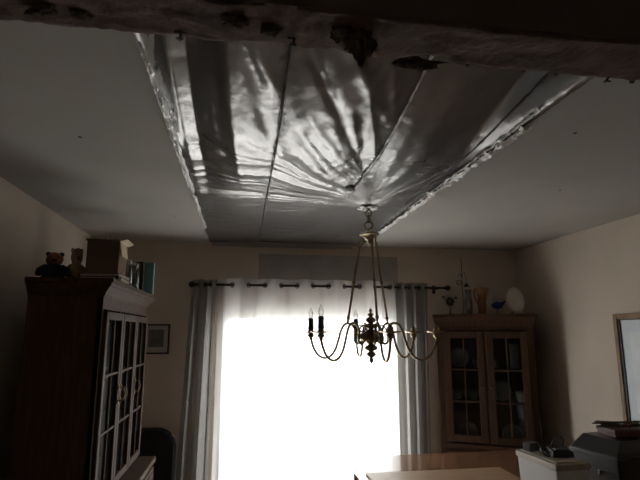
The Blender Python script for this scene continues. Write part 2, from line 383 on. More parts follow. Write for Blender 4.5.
def fz(x, y, k, s):
    """height of the foil: k panel index, s position across the panel"""
    V = Vector
    z = ZC + 0.016
    sb = math.sin(PI * s)
    nr = max(0.0, min(1.0, (2.9 - y) / 1.1)); nr = nr * nr * (3 - 2 * nr)
    wob = 0.8 + 0.5 * noise.noise(V((k * 5.0, y * 1.3, 2)))
    z += rise(x, y)
    if k == 0:
        f0 = 0.10 + 0.012 * noise.noise(V((0, y * 2, 8))); f1 = f0 + 0.115    # narrow fold lifted off the drywall edge
        t = max(0, min(1, (s - f0) / (f1 - f0)))
        ff = max(0.0, min(1.0, (2.85 - y) / 0.5))
        z += -0.010 + (0.004 + 0.0115 * ff) * t
        if s > f1:
            q = (s - f1) / (1 - f1)
            z += (0.006 - 0.0115 * ff) * q - 0.046 * nr * wob * math.sin(PI * q) - 0.003 * math.sin(PI * q)
    elif k == 1:
        z += -(0.006 + 0.034 * nr) * wob * sb
    else:
        z += -0.004 * sb
        z -= 0.016 * math.exp(-(1 - s) * 10)
    edge = min(1.0, min(s, 1 - s) * 6)
    # long creases running out of the chandelier hook
    dx, dy = x - HOOK.x, y - HOOK.y
    r = math.hypot(dx, dy); th = math.atan2(dx, -dy)
    ra = math.exp(-(max(0.0, r - 0.9) / 0.8) ** 2) * min(1, r * 1.6)
    toward = (1.0 if dy < 0 else 0.45) * (1.0, 1.0, 0.22)[k]
    fan = math.exp(-(max(0.0, abs(th) - 0.9) / 0.5) ** 2) * 0.75 + 0.25
    rid = 0.60 * noise.noise(V((th * 4.6, r * 0.5, 0))) + 0.70 * abs(noise.noise(V((th * 9 + 0.5 * r, r * 0.6, 11)))) + 0.30 * abs(noise.noise(V((th * 17, r * 0.8, 5)))) * (0.4 + noise.noise(V((x * 3, y * 3, 40))))
    z += 0.030 * ra * toward * fan * rid * (0.35 + 0.65 * edge)
    z += 0.012 * math.exp(-(r / 0.10) ** 2) * -1
    # loose billows and small cross wrinkles
    z += 0.0050 * edge * noise.noise(V((x * 4.2 + y * 2.0, y * 0.9 - x * 0.4, 4 + k * 3)))
    near = max(0.0, min(1.0, (3.2 - y) / 1.4))
    z += 0.0012 * edge * (0.3 + near) * (0.5, 1.0 + 1.8 * near * max(0.0, s - 0.1), 0.5)[k] * noise.noise(V((x * 14 + y * 6, y * 4.5 - x * 3, 8)))
    cr = 1 - abs(noise.noise(V((x * 7 - y * 3.0, y * 5 + x * 3, 21 + k))))
    z += 0.0012 * edge * cr ** 4
    z += 0.0006 * noise.noise(V((x * 26, y * 34, 2)))
    dg = noise.noise(V(((x + 0.45 * y) * 11, (y - 0.45 * x) * 1.5, 31)))            # slanting drag folds
    z += (0.0022, 0.0030, 0.0010)[k] * edge * max(0.0, min(1.0, (3.0 - y) / 0.5)) * dg
    z += folds(x, y) * min(1.0, 0.3 + edge)
    far = max(0.0, min(1.0, (y - 2.75) / 0.35))
    z += 0.0016 * far * noise.noise(V((x * 5 + 3, y * 24, 17)))            # fine cross wrinkles towards the window
    if k == 1: z += 0.0026 * near * min(1.0, s * 1.6) * edge * noise.noise(V((x * 20 + y * 9, y * 11 - x * 9, 51)))
    # puckers next to the stapled seams
    pk = math.exp(-min(s, 1 - s) * 12)
    z += 0.0022 * pk * noise.noise(V((k + (s > .5) * 1.0, y * 26, 6)))
    return z
foil = thing('foil_sheet', 'crinkled silver foil sheet stapled across the opened strip of ceiling', 'foil sheet', (0.38, 2.7, ZC))
for k in range(3):
    xa, xb = FX[k], FX[k + 1]
    def fn(u, v, k=k, xa=xa, xb=xb):
        y = 1.092 + (YB - 0.012 - 1.092) * v
        x = xa + (xb - xa) * u
        z = fz(x, y, k, u)
        if y > YB - 0.05: z -= 0.006 * ((y - YB + 0.05) / 0.05) ** 2
        return (x - 0.38, y - 2.7, z - ZC)
    MB().grid(fn, 76, 300).build('foil_panel', 'foil', foil, smooth=True)
# flap of the foil turned down on the wall
def flap(u, v):
    x = FX[0] + 0.02 + (FX[3] - 0.09 - FX[0]) * u
    L = 0.040 + 0.010 * noise.noise(Vector((x * 5, 0, 3))) + 0.006 * noise.noise(Vector((x * 23, 0, 3)))
    return (x - 0.38, YB - 0.012 - 0.006 * v - 0.004 * noise.noise(Vector((x * 14, v * 3, 0))) - 2.7, 0.006 - L * v)
MB().grid(flap, 120, 10).build('foil_flap', mat('dull_foil_back', (0.42, 0.41, 0.39), 0.5, 0.15, bump=0.2, bscale=30), foil, smooth=True)
# seams: folded dark seam, folded bright seam
def ribbon(x0, y0, y1, wdt, zoff, seed, jag, name, m, n=160, xend=None, amp=0.006):
    def fn(u, v):
        y = y0 + (y1 - y0) * v
        xm = x0 + ((xend - x0) * v if xend is not None else 0)
        j = jag * noise.noise(Vector((y * 17, seed, u * 1.5))) + jag * 0.7 * noise.noise(Vector((y * 47, seed, u * 3)))
        x = xm + (u - 0.5) * wdt * (1 + 0.7 * noise.noise(Vector((y * 6, seed, 2)))) + j
        z = zoff + rise(x, y) + amp * noise.noise(Vector((y * 22, seed, u * 4))) - amp * 0.8 * math.sin(u * PI) + 0.5 * amp * noise.noise(Vector((y * 61, u * 6, seed)))
        return (x - 0.38, y - 2.7, z)
    return MB().grid(fn, 6, n).build(name, m, foil, smooth=True, angle=50)
ribbon(FX[1], 1.08, 3.35, 0.007, 0.008, 1, 0.002, 'seam_fold', 'seam')
ribbon(FX[1] + 0.004, 3.35, 4.25, 0.003, 0.010, 1, 0.001, 'seam_fold', 'seam', 60)
ribbon(FX[2], 1.30, 2.75, 0.009, 0.006, 4, 0.003, 'seam_fold', 'foilcrumple', xend=FX[2] + 0.01)
ribbon(FX[0] + 0.004, 1.09, 3.7, 0.020, -0.006, 9, 0.007, 'edge_tape', 'foilcrumple', 260)
ribbon(FX[0] - 0.006, 1.09, 2.6, 0.008, -0.010, 19, 0.005, 'edge_tape', 'foilcrumple', 200)
ribbon(FX[3] - 0.004, 1.62, 3.75, 0.034, -0.010, 13, 0.013, 'edge_tape', 'foilcrumple', 300, amp=.011)
ribbon(FX[3] - 0.066, 1.15, 2.85, 0.004, 0.006, 16, 0.001, 'seam_fold', 'seam', 100)
ribbon(FX[3] - 0.028, 1.5, 2.9, 0.007, -0.004, 33, 0.006, 'edge_tape', 'foilcrumple', 160)
# torn rosette of foil around the lamp hook
for k in range(7):
    a = k * 0.9; q = HOOK + Vector((math.cos(a) * 0.035, math.sin(a) * 0.035, 0))
    d = Vector((math.cos(a + .4), math.sin(a + .4), 0))
    def fn(u, v, q=q, d=d, k=k):
        pp = q + d * 0.045 * (v - .3) + d.cross(Vector((0, 0, 1))) * 0.03 * (u - .5)
        return (pp.x - 0.38, pp.y - 2.7, pp.z - ZC - 0.006 - 0.016 * math.sin(v * 3) * (0.5 + 0.5 * noise.noise(Vector((u * 3, v * 3, k)))))
    MB().grid(fn, 6, 6).build('torn_foil_tab', 'foilcrumple', foil, smooth=True)
q = at(350, 192, 'z', ZC - 0.004)
MB().ell((q.x - .38, q.y - 2.7, q.z - ZC + .006), (.028, .035, .008), 18, 10, 0.6, 4).build('torn_foil_tab', 'foilcrumple', foil, smooth=True)

# ================================================================ WINDOW
wn = bpy.data.objects.new('window_1', None); COL.objects.link(wn); wn.location = ((WX0 + WX1) / 2, YB + .06, WZ0); struct(wn)
WC = (WX0 + WX1) / 2; HW = (WX1 - WX0) / 2; HH = WZ1 - WZ0
for (x0, x1, z0, z1) in ((-HW, -HW + .045, 0, HH), (HW - .045, HW, 0, HH), (-HW + .045, HW - .045, 0, .05), (-HW + .045, HW - .045, HH - .05, HH)):
    MB().box(x0, x1, -.03, .05, z0, z1).build('window_frame', 'vinyl', wn, bevel=.003)
for i in (0, 1):
    xa, xb = ((-HW + .045, .02) if i == 0 else (-.02, HW - .045)); yy = 0.012 * (1 if i else -1)
    for (x0, x1, z0, z1) in ((xa, xa + .04, .05, HH - .05), (xb - .04, xb, .05, HH - .05), (xa + .04, xb - .04, .05, .10), (xa + .04, xb - .04, HH - .10, HH - .05)):
        MB().box(x0, x1, yy - .01, yy + .012, z0, z1).build('sash_rail', 'vinyl', wn)
    MB().add([(xa + .04, yy, .10), (xb - .04, yy, .10), (xb - .04, yy, HH - .10), (xa + .04, yy, HH - .10)], [(0, 1, 2, 3)]).build('window_pane', 'glass', wn)
struct(MB().box(-6, 8, YB + 0.2, YB + 9, -0.25, -0.08).build('patio_ground', 'patio'))

# ================================================================ CURTAINS
RODY, RODZ = 4.235, 2.052
LEFT_END = -1.03
rod = thing('curtain_rod', 'dark metal curtain rod with finials above the bright window', 'curtain rod', (0.66, RODY, RODZ))
MB().tube([(LEFT_END, 0, 0), (1.12, 0, 0)], 0.0105, 12).build('rod', 'iron', rod, smooth=True)
for s, xx in ((-1, LEFT_END), (1, 1.12)):
    mb = MB(); prof = [(0.0085, 0), (0.016, .006), (0.011, .014), (0.024, .030), (0.026, .040), (0.018, .054), (0.006, .062), (0, .064)]
    mb.lathe(prof, (0, 0, 0), 14); mb.v = [(xx + s * z, y, x) for x, y, z in mb.v]
    mb.build('finial', 'iron', rod, smooth=True)
    MB().box(xx + s * -.055 - .005, xx + s * -.055 + .005, 0.0, YB - RODY - .001, -.014, -.006).box(xx + s * -.055 - .014, xx + s * -.055 + .014, YB - RODY - .006, YB - RODY - .001, -.045, .03).build('bracket', 'iron', rod)
def curtain(name, label, x0t, x1t, x0b, x1b, period, phase, amp, zb, m, ztop, seed, nper=22, bl=None):
    xc = (x0t + x1t) / 2
    t = thing(name, label, 'curtain', (xc, RODY, zb))
    nu = int((x1t - x0t) / period * nper) + 2
    def yoff(x): return amp * math.sin(2 * PI * (x - x0t) / period + phase)
    def fn(u, v):
        x = x0t + (x1t - x0t) * u; z = ztop + (zb - ztop) * v
        xb = x0b + (x1b - x0b) * u
        g = v ** 0.8
        xx = x + (xb - x) * g
        a = 1.0 - 0.25 * v
        y = yoff(x) * a
        ph = 2 * PI * (x - x0t) / period + phase
        y += amp * 0.35 * math.sin(2.3 * ph + 1 + seed) * v + 0.004 * noise.noise(Vector((x * 9, z * 2.5, seed)))
        xx += 0.25 * period * 0.2 * math.sin(2 * ph) * min(1, v * 8)
        return (xx - xc, y, z - zb)
    b = MB().grid(fn, nu, 40).build('fabric', m, t, smooth=True)
    # grommets where the cloth crosses the rod
    k = math.ceil((phase) / PI)
    while True:
        x = x0t + (k * PI - phase) * period / (2 * PI)
        if x > x1t - 0.004: break
        if x > x0t + 0.004:
            sl = amp * 2 * PI / period * math.cos(k * PI)
            MB().torus((x - xc, 0, RODZ - zb), 0.0195, 0.0045, (-sl, 1, 0), 18, 8).build('grommet', 'nickel', t, smooth=True)
        k += 1
    return t
curtain('sheer_curtain', 'white sheer curtain glowing over the whole window between two grey drapes', -0.198, 1.312, -0.20, 1.318, 0.272, 0.35, 0.034, 0.03, 'sheer', 2.105, 1)
curtain('grey_drape', 'grey drape hanging at the hutch end of the curtain rod', -0.400, -0.205, -0.475, -0.225, 0.098, 0.0, 0.036, 0.02, 'drape', 2.092, 2)
curtain('grey_drape', 'grey drape hanging beside the corner cabinet with glass doors', 1.322, 1.635, 1.330, 1.600, 0.092, 0.0, 0.036, 0.02, 'drape', 2.092, 5)

# ================================================================ CABINETS (local frame: x along the front, y into the cabinet, z up)
def glazed_door(parent, x0, x1, z0, z1, cols, rows, m, fr=0.042, y0=-0.02, handle=None, knobmat='brassdark'):
    d = bpy.data.objects.new('door', None); COL.objects.link(d); d.parent = parent; d.empty_display_size = .05
    d.location = (x0, y0, z0); W, H = x1 - x0, z1 - z0
    for (a, b, c, e, nm) in ((0, fr, 0, H, 'stile'), (W - fr, W, 0, H, 'stile'), (fr, W - fr, 0, fr, 'rail'), (fr, W - fr, H - fr, H, 'rail')):
        MB().box(a, b, 0, .021, c, e).build(nm, m, d, bevel=.004)
    gw, gh = W - 2 * fr, H - 2 * fr; mt = 0.012
    for c in range(1, cols):
        x = fr + gw * c / cols
        MB().box(x - mt / 2, x + mt / 2, .002, .016, fr, H - fr).build('muntin', m, d, bevel=.003)
    for r in range(1, rows):
        z = fr + gh * r / rows
        MB().box(fr, W - fr, .003, .015, z - mt / 2, z + mt / 2).build('muntin', m, d, bevel=.003)
    pm = None
    for c in range(cols):
        for r in range(rows):
            xa, xb = fr + gw * c / cols + mt / 2, fr + gw * (c + 1) / cols - mt / 2
            za, zb = fr + gh * r / rows + mt / 2, fr + gh * (r + 1) / rows - mt / 2
            MB().box(xa, xb, .008, .0105, za, zb).build('pane', 'pane', d)
    if handle:
        side, kind, hz = handle
        hx = fr / 2 if side == 'l' else W - fr / 2
        if kind == 'bail':
            mb = MB().ell((hx, -.003, hz - z0 + .035), (.010, .005, .018), 10, 6).ell((hx, -.003, hz - z0 - .035), (.010, .005, .018), 10, 6)
            mb.tube(smoothpath([(hx, -.004, hz - z0 + .035), (hx, -.024, hz - z0 + .03), (hx + .004, -.034, hz - z0), (hx, -.024, hz - z0 - .03), (hx, -.004, hz - z0 - .035)]), 0.0042, 8)
            mb.build('bail_handle', knobmat, d, smooth=True)
        else:
            mb = MB().lathe([(.004, 0), (.004, .010), (.011, .016), (.012, .021), (.006, .026), (0, .027)], (0, 0, 0), 12)
            mb.v = [(hx + x, -z, hz - z0 + y) for x, y, z in mb.v]
            mb.build('knob', knobmat, d, smooth=True)
    return d
def panel_door(parent, x0, x1, z0, z1, m, y0=-.02, knob=None, nm='panel_door', arch=False):
    W, H = x1 - x0, z1 - z0
    d = MB().box(0, W, 0, .02, 0, H).build(nm, m, parent, bevel=.003); d.location = (x0, y0, z0)
    e = 0.05 if H > .3 else 0.028
    if arch:
        poly = [(e, e), (W - e, e), (W - e, H - e - .06)] + [(W / 2 + (W / 2 - e) * math.cos(a), H - e - .06 + .05 * math.sin(a)) for a in [PI * i / 10 for i in range(1, 10)]] + [(e, H - e - .06)]
        mb = MB().prism(poly, 0, .009); mb.v = [(x, -z, y) for x, y, z in mb.v]; mb.f = [tuple(reversed(f)) for f in mb.f]
        mb.build('raised_panel', m, d, bevel=.004)
    else:
        MB().box(e, W - e, -.007, 0, e, H - e).build('raised_panel', m, d, bevel=.005)
    if knob:
        mb = MB().lathe([(.004, 0), (.004, .012), (.012, .018), (.011, .024), (0, .027)], (0, 0, 0), 12)
        mb.v = [(knob[0] - x0 + x, -.006 - z, knob[1] - z0 + y) for x, y, z in mb.v]
        mb.build('knob', 'brassdark', d, smooth=True)
    return d
def crown(parent, poly, steps, m, name='crown_moulding'):
    """poly: front outline (list of (x,y) with outward offsets computed), steps: (offset, z)"""
    n = len(poly)
    mb = MB(); vs = []
    def off(d):
        out = []
        for i in range(n):
            p = Vector(poly[i])
            dirs = []
            if i > 0: e = (p - Vector(poly[i - 1])).normalized(); dirs.append(Vector((e.y, -e.x)))
            if i < n - 1: e = (Vector(poly[i + 1]) - p).normalized(); dirs.append(Vector((e.y, -e.x)))
            if len(dirs) == 2:
                b = (dirs[0] + dirs[1]); b = b / (1 + dirs[0].dot(dirs[1])); out.append(p + b * d)
            else: out.append(p + dirs[0] * d)
        return out
    rows = [[(q.x, q.y, z) for q in off(d)] for d, z in steps]
    fs = []
    for r in rows: vs += r
    R = len(rows)
    for i in range(R):
        j = (i + 1) % R
        for k in range(n - 1):
            fs.append((i * n + k, i * n + k + 1, j * n + k + 1, j * n + k))
    fs.append(tuple(i * n for i in range(R))); fs.append(tuple(reversed([i * n + n - 1 for i in range(R)])))
    mb.add(vs, fs)
    return mb.build(name, m, parent, smooth=True, angle=25)

# ---- china hutch on its buffet, doors facing the middle of the room
HT = 1.92
hut = thing('china_hutch', 'tall dark wooden china hutch with glazed doors against the wall', 'hutch', (-0.672, 2.60, 0), PI / 2)
HWD, HDP = 1.165, 0.342
bx0, bx1, byf = -0.035, HWD + 0.035, -0.105
MB().box(bx0 + .012, bx1 - .012, byf + .012, HDP, 0.08, 0.785).build('buffet_body', 'hutch', hut)
MB().box(bx0 + .03, bx1 - .03, byf + .04, HDP - .02, 0.0, 0.08).build('plinth', 'hutch', hut)
MB().box(bx0 - .012, bx1 + .012, byf - .014, HDP, 0.785, 0.822).build('buffet_top', 'hutch', hut, bevel=.008)
for k in range(3):
    a = bx0 + .035 + k * (bx1 - bx0 - .05) / 3
    panel_door(hut, a, a + .375, .61, .765, 'hutch', byf - .008, (a + .1875, .69), 'drawer')
    panel_door(hut, a, a + .375, .11, .595, 'hutch', byf - .008, (a + .33, .40))
for x0 in (0.0, HWD - .022): MB().box(x0, x0 + .022, 0, HDP, .822, HT - .03).build('side_panel', 'hutch', hut)
MB().box(.022, HWD - .022, HDP - .012, HDP, .822, HT - .03).build('back_panel', 'cabin', hut)
MB().box(.022, HWD - .022, 0, HDP - .012, .822, .842).build('bottom_board', 'cabin', hut)
for z in (1.13, 1.42): MB().box(.022, HWD - .022, .05, HDP - .012, z - .009, z + .009).build('shelf', 'cabin', hut)
MB().box(-.0, HWD, 0, HDP, HT - .03, HT - .004).build('top_board', 'hutch', hut)
MB().box(0, HWD, -.004, .02, 1.775, HT - .03).build('frieze', 'hutch', hut)
for x in (0.0, .379, .752, HWD - .035): MB().box(x, x + (.035 if x in (0.0, HWD - .035) else .034), -.002, .02, .842, 1.775).build('face_stile', 'hutch', hut)
crown(hut, [(0, HDP), (0, 0), (HWD, 0), (HWD, HDP)],
      [(0, 1.832), (.008, 1.832), (.010, 1.842), (.014, 1.844), (.018, 1.856), (.034, 1.874), (.038, 1.882), (.044, 1.884), (.050, 1.898), (.058, 1.901), (.058, HT), (0, HT)], 'hutch')
dz0, dz1 = .85, 1.765
ds = [(.026, .392, 'r'), (.399, .766, 'l'), (.773, 1.139, 'l')]
for a, b, s in ds: glazed_door(hut, a, b, dz0, dz1, 2, 3, 'hutch', .040, -.022, (s, 'bail', 1.33))

# ---- corner cabinet
L0, R0 = Vector((1.680, 4.165)), Vector((2.335, 3.79))
ca = math.atan2(R0.y - L0.y, R0.x - L0.x); CW = (R0 - L0).length
CT = 1.815
cc = thing('corner_cabinet', 'reddish brown corner cabinet with two glazed doors and dishes inside', 'cabinet', (L0.x, L0.y, 0), ca)
def tl(x, y):
    d = Vector((x, y)) - L0; return (d.x * math.cos(-ca) - d.y * math.sin(-ca), d.x * math.sin(-ca) + d.y * math.cos(-ca))
pg = [(0, 0), (CW, 0), tl(2.440, 3.93), tl(2.440, YB - .018), tl(1.73, YB - .018)]
def inset(p, k): c = Vector((CW / 2, .25)); return [tuple(c + (Vector(q) - c) * k) for q in p]
MB().prism(pg, .74, .765).build('waist_board', 'cherry', cc)
MB().prism(pg, CT - .05, CT - .004).build('top_board', 'cherry', cc)
MB().prism(pg, .0, .09).build('plinth', 'cherry', cc)
for z in (1.10, 1.36):
    MB().prism(inset(pg, .95), z - .008, z + .008).build('shelf', 'cabin', cc)
for i in (1, 2, 3, 4):
    a, b = Vector(pg[i]), Vector(pg[(i + 1) % 5]); e = (b - a).normalized(); nn = Vector((-e.y, e.x)) * .014
    poly = [tuple(a), tuple(b), tuple(b + nn), tuple(a + nn)]
    MB().prism(poly, .09, CT - .05).build('side_panel' if i in (1, 4) else 'back_panel', 'cherry' if i in (1, 4) else 'cabin', cc)
for x0, x1 in ((0, .058), (CW - .058, CW), (.366, .390)): MB().box(x0, x1, -.002, .022, .765, CT - .13).build('face_stile', 'cherry', cc)
MB().box(0, CW, -.002, .022, CT - .135, CT - .05).build('frieze', 'cherry', cc)
MB().box(0, CW, 0, .022, .09, .74).build('base_front', 'cherry', cc)
MB().box(-.004, CW + .004, -.018, .01, .735, .772).build('waist_moulding', 'cherry', cc, bevel=.006)
crown(cc, [pg[4], (0, 0), (CW, 0), pg[2]],
      [(0, 1.705), (.006, 1.705), (.008, 1.72), (.016, 1.735), (.018, 1.755), (.030, 1.782), (.034, 1.785), (.036, CT), (0, CT)], 'cherry')
glazed_door(cc, .045, .372, .785, 1.672, 2, 3, 'cherry', .058, -.024, ('r', 'knob', 1.225))
glazed_door(cc, .384, CW - .045, .785, 1.672, 2, 3, 'cherry', .058, -.024, ('l', 'knob', 1.225))
panel_door(cc, .048, .372, .12, .715, 'cherry', -.02, (.345, .45), arch=True)
panel_door(cc, .384, CW - .048, .12, .715, 'cherry', -.02, (.41, .45), arch=True)
def cw(x, y, z=0):
    return Vector((L0.x + x * math.cos(ca) - y * math.sin(ca), L0.y + x * math.sin(ca) + y * math.cos(ca), z))

# dishes on the cabinet shelves
def plate(name, label, p, r, tilt, rz, m, group=None, rim=.016, sy=1.0):
    t = thing(name, label, 'plate', p, rz, group)
    mb = MB().lathe([(0, .003), (r * .55, .003), (r * .68, .008), (r, rim), (r * .99, rim + .003), (r * .66, .012), (r * .55, .006), (0, .006)], (0, 0, 0), 28, 1, sy)
    ct, st = math.cos(tilt), math.sin(tilt)
    mb.v = [(x, -(z * st) + y * (-ct) * -1 * 0 + y * ct, y * st * 1 + z * ct) for x, y, z in mb.v]
    mn = min(v[2] for v in mb.v); mb.v = [(x, y, z - mn) for x, y, z in mb.v]
    mb.build('dish', m, t, smooth=True)
    return t
sp = [(.13, 1.108, 'cup'), (.26, 1.108, 'cup'), (.48, 1.108, 'plate'), (.63, 1.108, 'cup'), (.16, 1.368, 'plate'), (.30, 1.368, 'cup'), (.46, 1.368, 'cup'), (.60, 1.368, 'panel'), (.20, .765, 'plate'), (.55, .765, 'plate')]
lab = {0: 'small grey cup on the middle shelf behind the cabinet left door', 1: 'second grey cup beside the middle muntin of the cabinet left door',
       2: 'grey dinner plate upright on the middle shelf behind the cabinet right door', 3: 'grey cup on the middle shelf near the right wall end of the cabinet',
       4: 'grey plate upright on the top shelf behind the cabinet left door', 5: 'grey cup on the top shelf next to the cabinet centre post',
       6: 'grey cup on the top shelf behind the cabinet right door', 8: 'grey plate upright on the lowest shelf behind the cabinet left door',
       9: 'grey plate upright on the lowest shelf behind the cabinet right door'}
for i, (x, z, k) in enumerate(sp):
    p = cw(x, .10, z + .0005)
    if k == 'plate': plate('plate', lab[i], p, .085, math.radians(78), ca, 'greycer', 'dishes in the corner cabinet')
    elif k == 'cup':
        t = thing('cup', lab[i], 'cup', p, ca + .5, 'dishes in the corner cabinet')
        MB().lathe([(0, 0), (.022, 0), (.030, .012), (.037, .05), (.040, .075), (.037, .075), (.033, .05), (.026, .014), (0, .008)], (0, 0, 0), 18).build('bowl', 'greycer', t, smooth=True)
        MB().tube(smoothpath([(.035, 0, .062), (.058, 0, .060), (.060, 0, .035), (.033, 0, .026)]), .004, 8).build('handle', 'greycer', t, smooth=True)
    else:
        t = thing('reflection_card', 'pale blue grey card added to imitate a reflection in the cabinet right door', 'card', cw(x, .075, z + .0005), ca)
        MB().box(-.035, .035, 0, .004, 0, .20).build('sheet', mat('painted_pane_reflection', (.40, .45, .50), .5), t)  # pale blue sheet imitates the reflection in a door pane
        MB().box(-.030, .030, .004, .05, 0, .003).build('foot', mat('reflection_card_foot', (.35, .38, .42), .5), t)

# ================================================================ DINING TABLE
TX0, TX1, TY0, TY1, TZ = 0.770, 2.245, 2.18, 3.80, 0.77
tb = thing('dining_table', 'polished brown dining table under the chandelier in front of the cabinet', 'table', ((TX0 + TX1) / 2, (TY0 + TY1) / 2, 0))
hx, hy = (TX1 - TX0) / 2, (TY1 - TY0) / 2
MB().box(-hx, hx, -hy, hy, TZ - .028, TZ).build('tabletop', 'table', tb, bevel=.007)
for (x0, x1, y0, y1) in ((-hx + .09, hx - .09, -hy + .07, -hy + .092), (-hx + .09, hx - .09, hy - .092, hy - .07), (-hx + .07, -hx + .092, -hy + .09, hy - .09), (hx - .092, hx - .07, -hy + .09, hy - .09)):
    MB().box(x0, x1, y0, y1, TZ - .12, TZ - .028).build('apron', 'table', tb)
for sx in (-1, 1):
    for sy in (-1, 1):
        MB().lathe([(.022, 0), (.026, .02), (.020, .06), (.034, .30), (.024, .36), (.036, .42), (.038, .55), (.028, .58), (.04, .60), (.04, TZ - .03)], (sx * (hx - .09), sy * (hy - .09), 0), 16).build('leg', 'table', tb, smooth=True, angle=50)
pd = tag(MB().box(0.815, 1.725, TY0 + .06, 3.315, TZ + .0005, TZ + .012).build('table_board', 'pad', bevel=.002), 'light tan flat board lying on the polished dining table', 'board')

# ---- white storage box with adapters on it
WBZ = TZ + .012
wa = math.radians(14)
wbx = thing('storage_box', 'white plastic storage box with beige lid beside the black chest', 'box', (1.558, 2.455, WBZ), math.radians(3))
bw, bd, bh = .088, .158, .262
MB().hexa([(-bw + .008, -bd + .01, 0), (bw - .008, -bd + .01, 0), (bw - .008, bd - .01, 0), (-bw + .008, bd - .01, 0), (-bw, -bd, bh), (bw, -bd, bh), (bw, bd, bh), (-bw, bd, bh)]).build('bin', 'whitebox', wbx, bevel=.008)
lid = MB().box(-bw - .006, bw + .006, -bd - .006, bd + .006, bh - .022, bh + .008).build('lid', 'tanlid', wbx, bevel=.006)
MB().box(-bw + .012, bw - .012, -bd + .012, bd - .012, bh + .008, bh + .014).build('raised_panel', 'tanlid', lid, bevel=.004)
LZ = WBZ + bh + .0145
def onbox(px, py): return at(px, py, 'z', LZ)
p = at(539, 454, 'z', LZ)
ad = thing('power_adapter', 'grey block power adapter on the beige lid of the white box', 'adapter', (1.512, 2.55, LZ), .3)
MB().box(-.030, .030, -.022, .022, 0, .036).build('case', 'greyplastic', ad, bevel=.005)
MB().tube(smoothpath([(.03, 0, .012), (.05, -.015, .008), (.058, -.035, .006), (.04, -.055, .006), (.012, -.058, .012), (-.004, -.045, .028), (.02, -.035, .036)]), .0035, 8).build('cord', 'blackplastic', ad, smooth=True)
ad.scale = (1.15,) * 3
dc = thing('charger_dock', 'low black charger with a looped cable on the white box', 'charger', (1.590, 2.425, LZ), -.12)
MB().hexa([(-.048, -.035, 0), (.048, -.035, 0), (.048, .035, 0), (-.048, .035, 0), (-.046, -.033, .022), (.046, -.033, .022), (.046, .033, .034), (-.046, .033, .034)]).build('case', 'blackplastic', dc, bevel=.004)
MB().box(-.03, .03, -.025, .012, .0245, .031).build('cradle', 'greyplastic', dc, bevel=.002)
MB().tube(smoothpath([(-.02, .036, .012), (-.012, .05, .032), (.008, .05, .062), (.032, .046, .070), (.042, .044, .055), (.036, .044, .038), (.046, .042, .016), (.050, .05, .006)]), .0038, 8).build('cord', 'blackplastic', dc, smooth=True)
MB().tube(smoothpath([(-.05, .0, .010), (-.07, .01, .026), (-.088, -.004, .030), (-.082, -.03, .010), (-.062, -.035, .005)]), .0038, 8).build('cord', 'blackplastic', dc, smooth=True)

dc.scale = (1.12,) * 3
# ---- black chest with a sloping lid
ch = thing('black_chest', 'black wooden chest with a sloping lid on the end of the table', 'chest', (2.02, 2.53, TZ + .0005), math.radians(8))
cx, cy = .195, .152
MB().hexa([(-cx + .014, -cy + .014, 0), (cx - .014, -cy + .014, 0), (cx - .014, cy - .014, 0), (-cx + .014, cy - .014, 0), (-cx + .004, -cy + .006, .262), (cx - .004, -cy + .006, .262), (cx - .004, cy - .006, .262), (-cx + .004, cy - .006, .262)]).build('body', 'chest', ch, bevel=.004)
ld = MB().box(-cx - .008, cx + .008, -cy - .006, cy + .006, .262, .282).hexa([(-cx - .002, -cy, .282), (cx + .002, -cy, .282), (cx + .002, cy, .282), (-cx - .002, cy, .282), (-cx + .062, -cy + .03, .35), (cx - .062, -cy + .03, .35), (cx - .062, cy - .03, .35), (-cx + .062, cy - .03, .35)]).build('lid', 'chest', ch, bevel=.004)
for z in (.07, .135, .20): MB().box(-cx + .004 , cx - .004, -cy + .005, cy - .005, z, z + .006).build('band', 'chest', ch, bevel=.002)
mb = MB().box(-cx - .002, -cx + .012, -.006 - .03, .006 - .03, .175, .20).box(-cx - .005, -cx + .004, -.004 - .03, .004 - .03, .18, .19)
mb.build('clasp', 'chrome', ch, bevel=.002)
CTZ = TZ + .0005 + .3505
rbx = thing('flat_box', 'red brown flat box lying on top of the black chest', 'box', (2.065, 2.545, CTZ), -.06)
MB().box(-.115, .115, -.075, .075, 0, .032).build('base', 'redbrown', rbx, bevel=.003)
MB().box(-.119, .119, -.079, .079, .018, .038).build('lid', 'redbrown', rbx, bevel=.003)
SZ = CTZ + .0385
tw = thing('dried_bouquet', 'bundle of dry twigs with red petals and green leaves on the flat box', 'dried bouquet', (2.05, 2.55, SZ))
for k in range(6):
    a = random.uniform(-.12, .12); z0 = .005 + .004 * k
    MB().tube(smoothpath([(-.165 + .02 * (k % 3), -.02 + .012 * k, z0 + .004), (-.05, .008 * k - .02, z0), (.06, a * .5, z0 + .003), (.17, a, z0 + .004)]), .0032, 6).build('twig', 'twig', tw, smooth=True)
for k in range(5):
    MB().ell((.02 + .03 * k, -.03 + .012 * (k % 3), .014 + .003 * (k % 2)), (.016, .014, .011), 10, 7, .7, k).build('petal_head', 'petalred' if k < 3 else 'redbrown', tw, smooth=True)
for k in range(5):
    c = Vector((.05 + .028 * k, -.035 + .018 * (k % 3), .022))
    a = k * 1.1; d = Vector((math.cos(a), math.sin(a), .12)); s_ = Vector((-math.sin(a), math.cos(a), 0))
    mb = MB().grid(lambda u, v: c + d * (.055 * (v - .5)) + s_ * (.022 * (u - .5) * math.sin(PI * min(1, v * .95 + .04))) + Vector((0, 0, .006 * abs(u - .5))), 4, 8)
    mb.build('leaf', 'leafgreen', tw, smooth=True, solid=.0012)

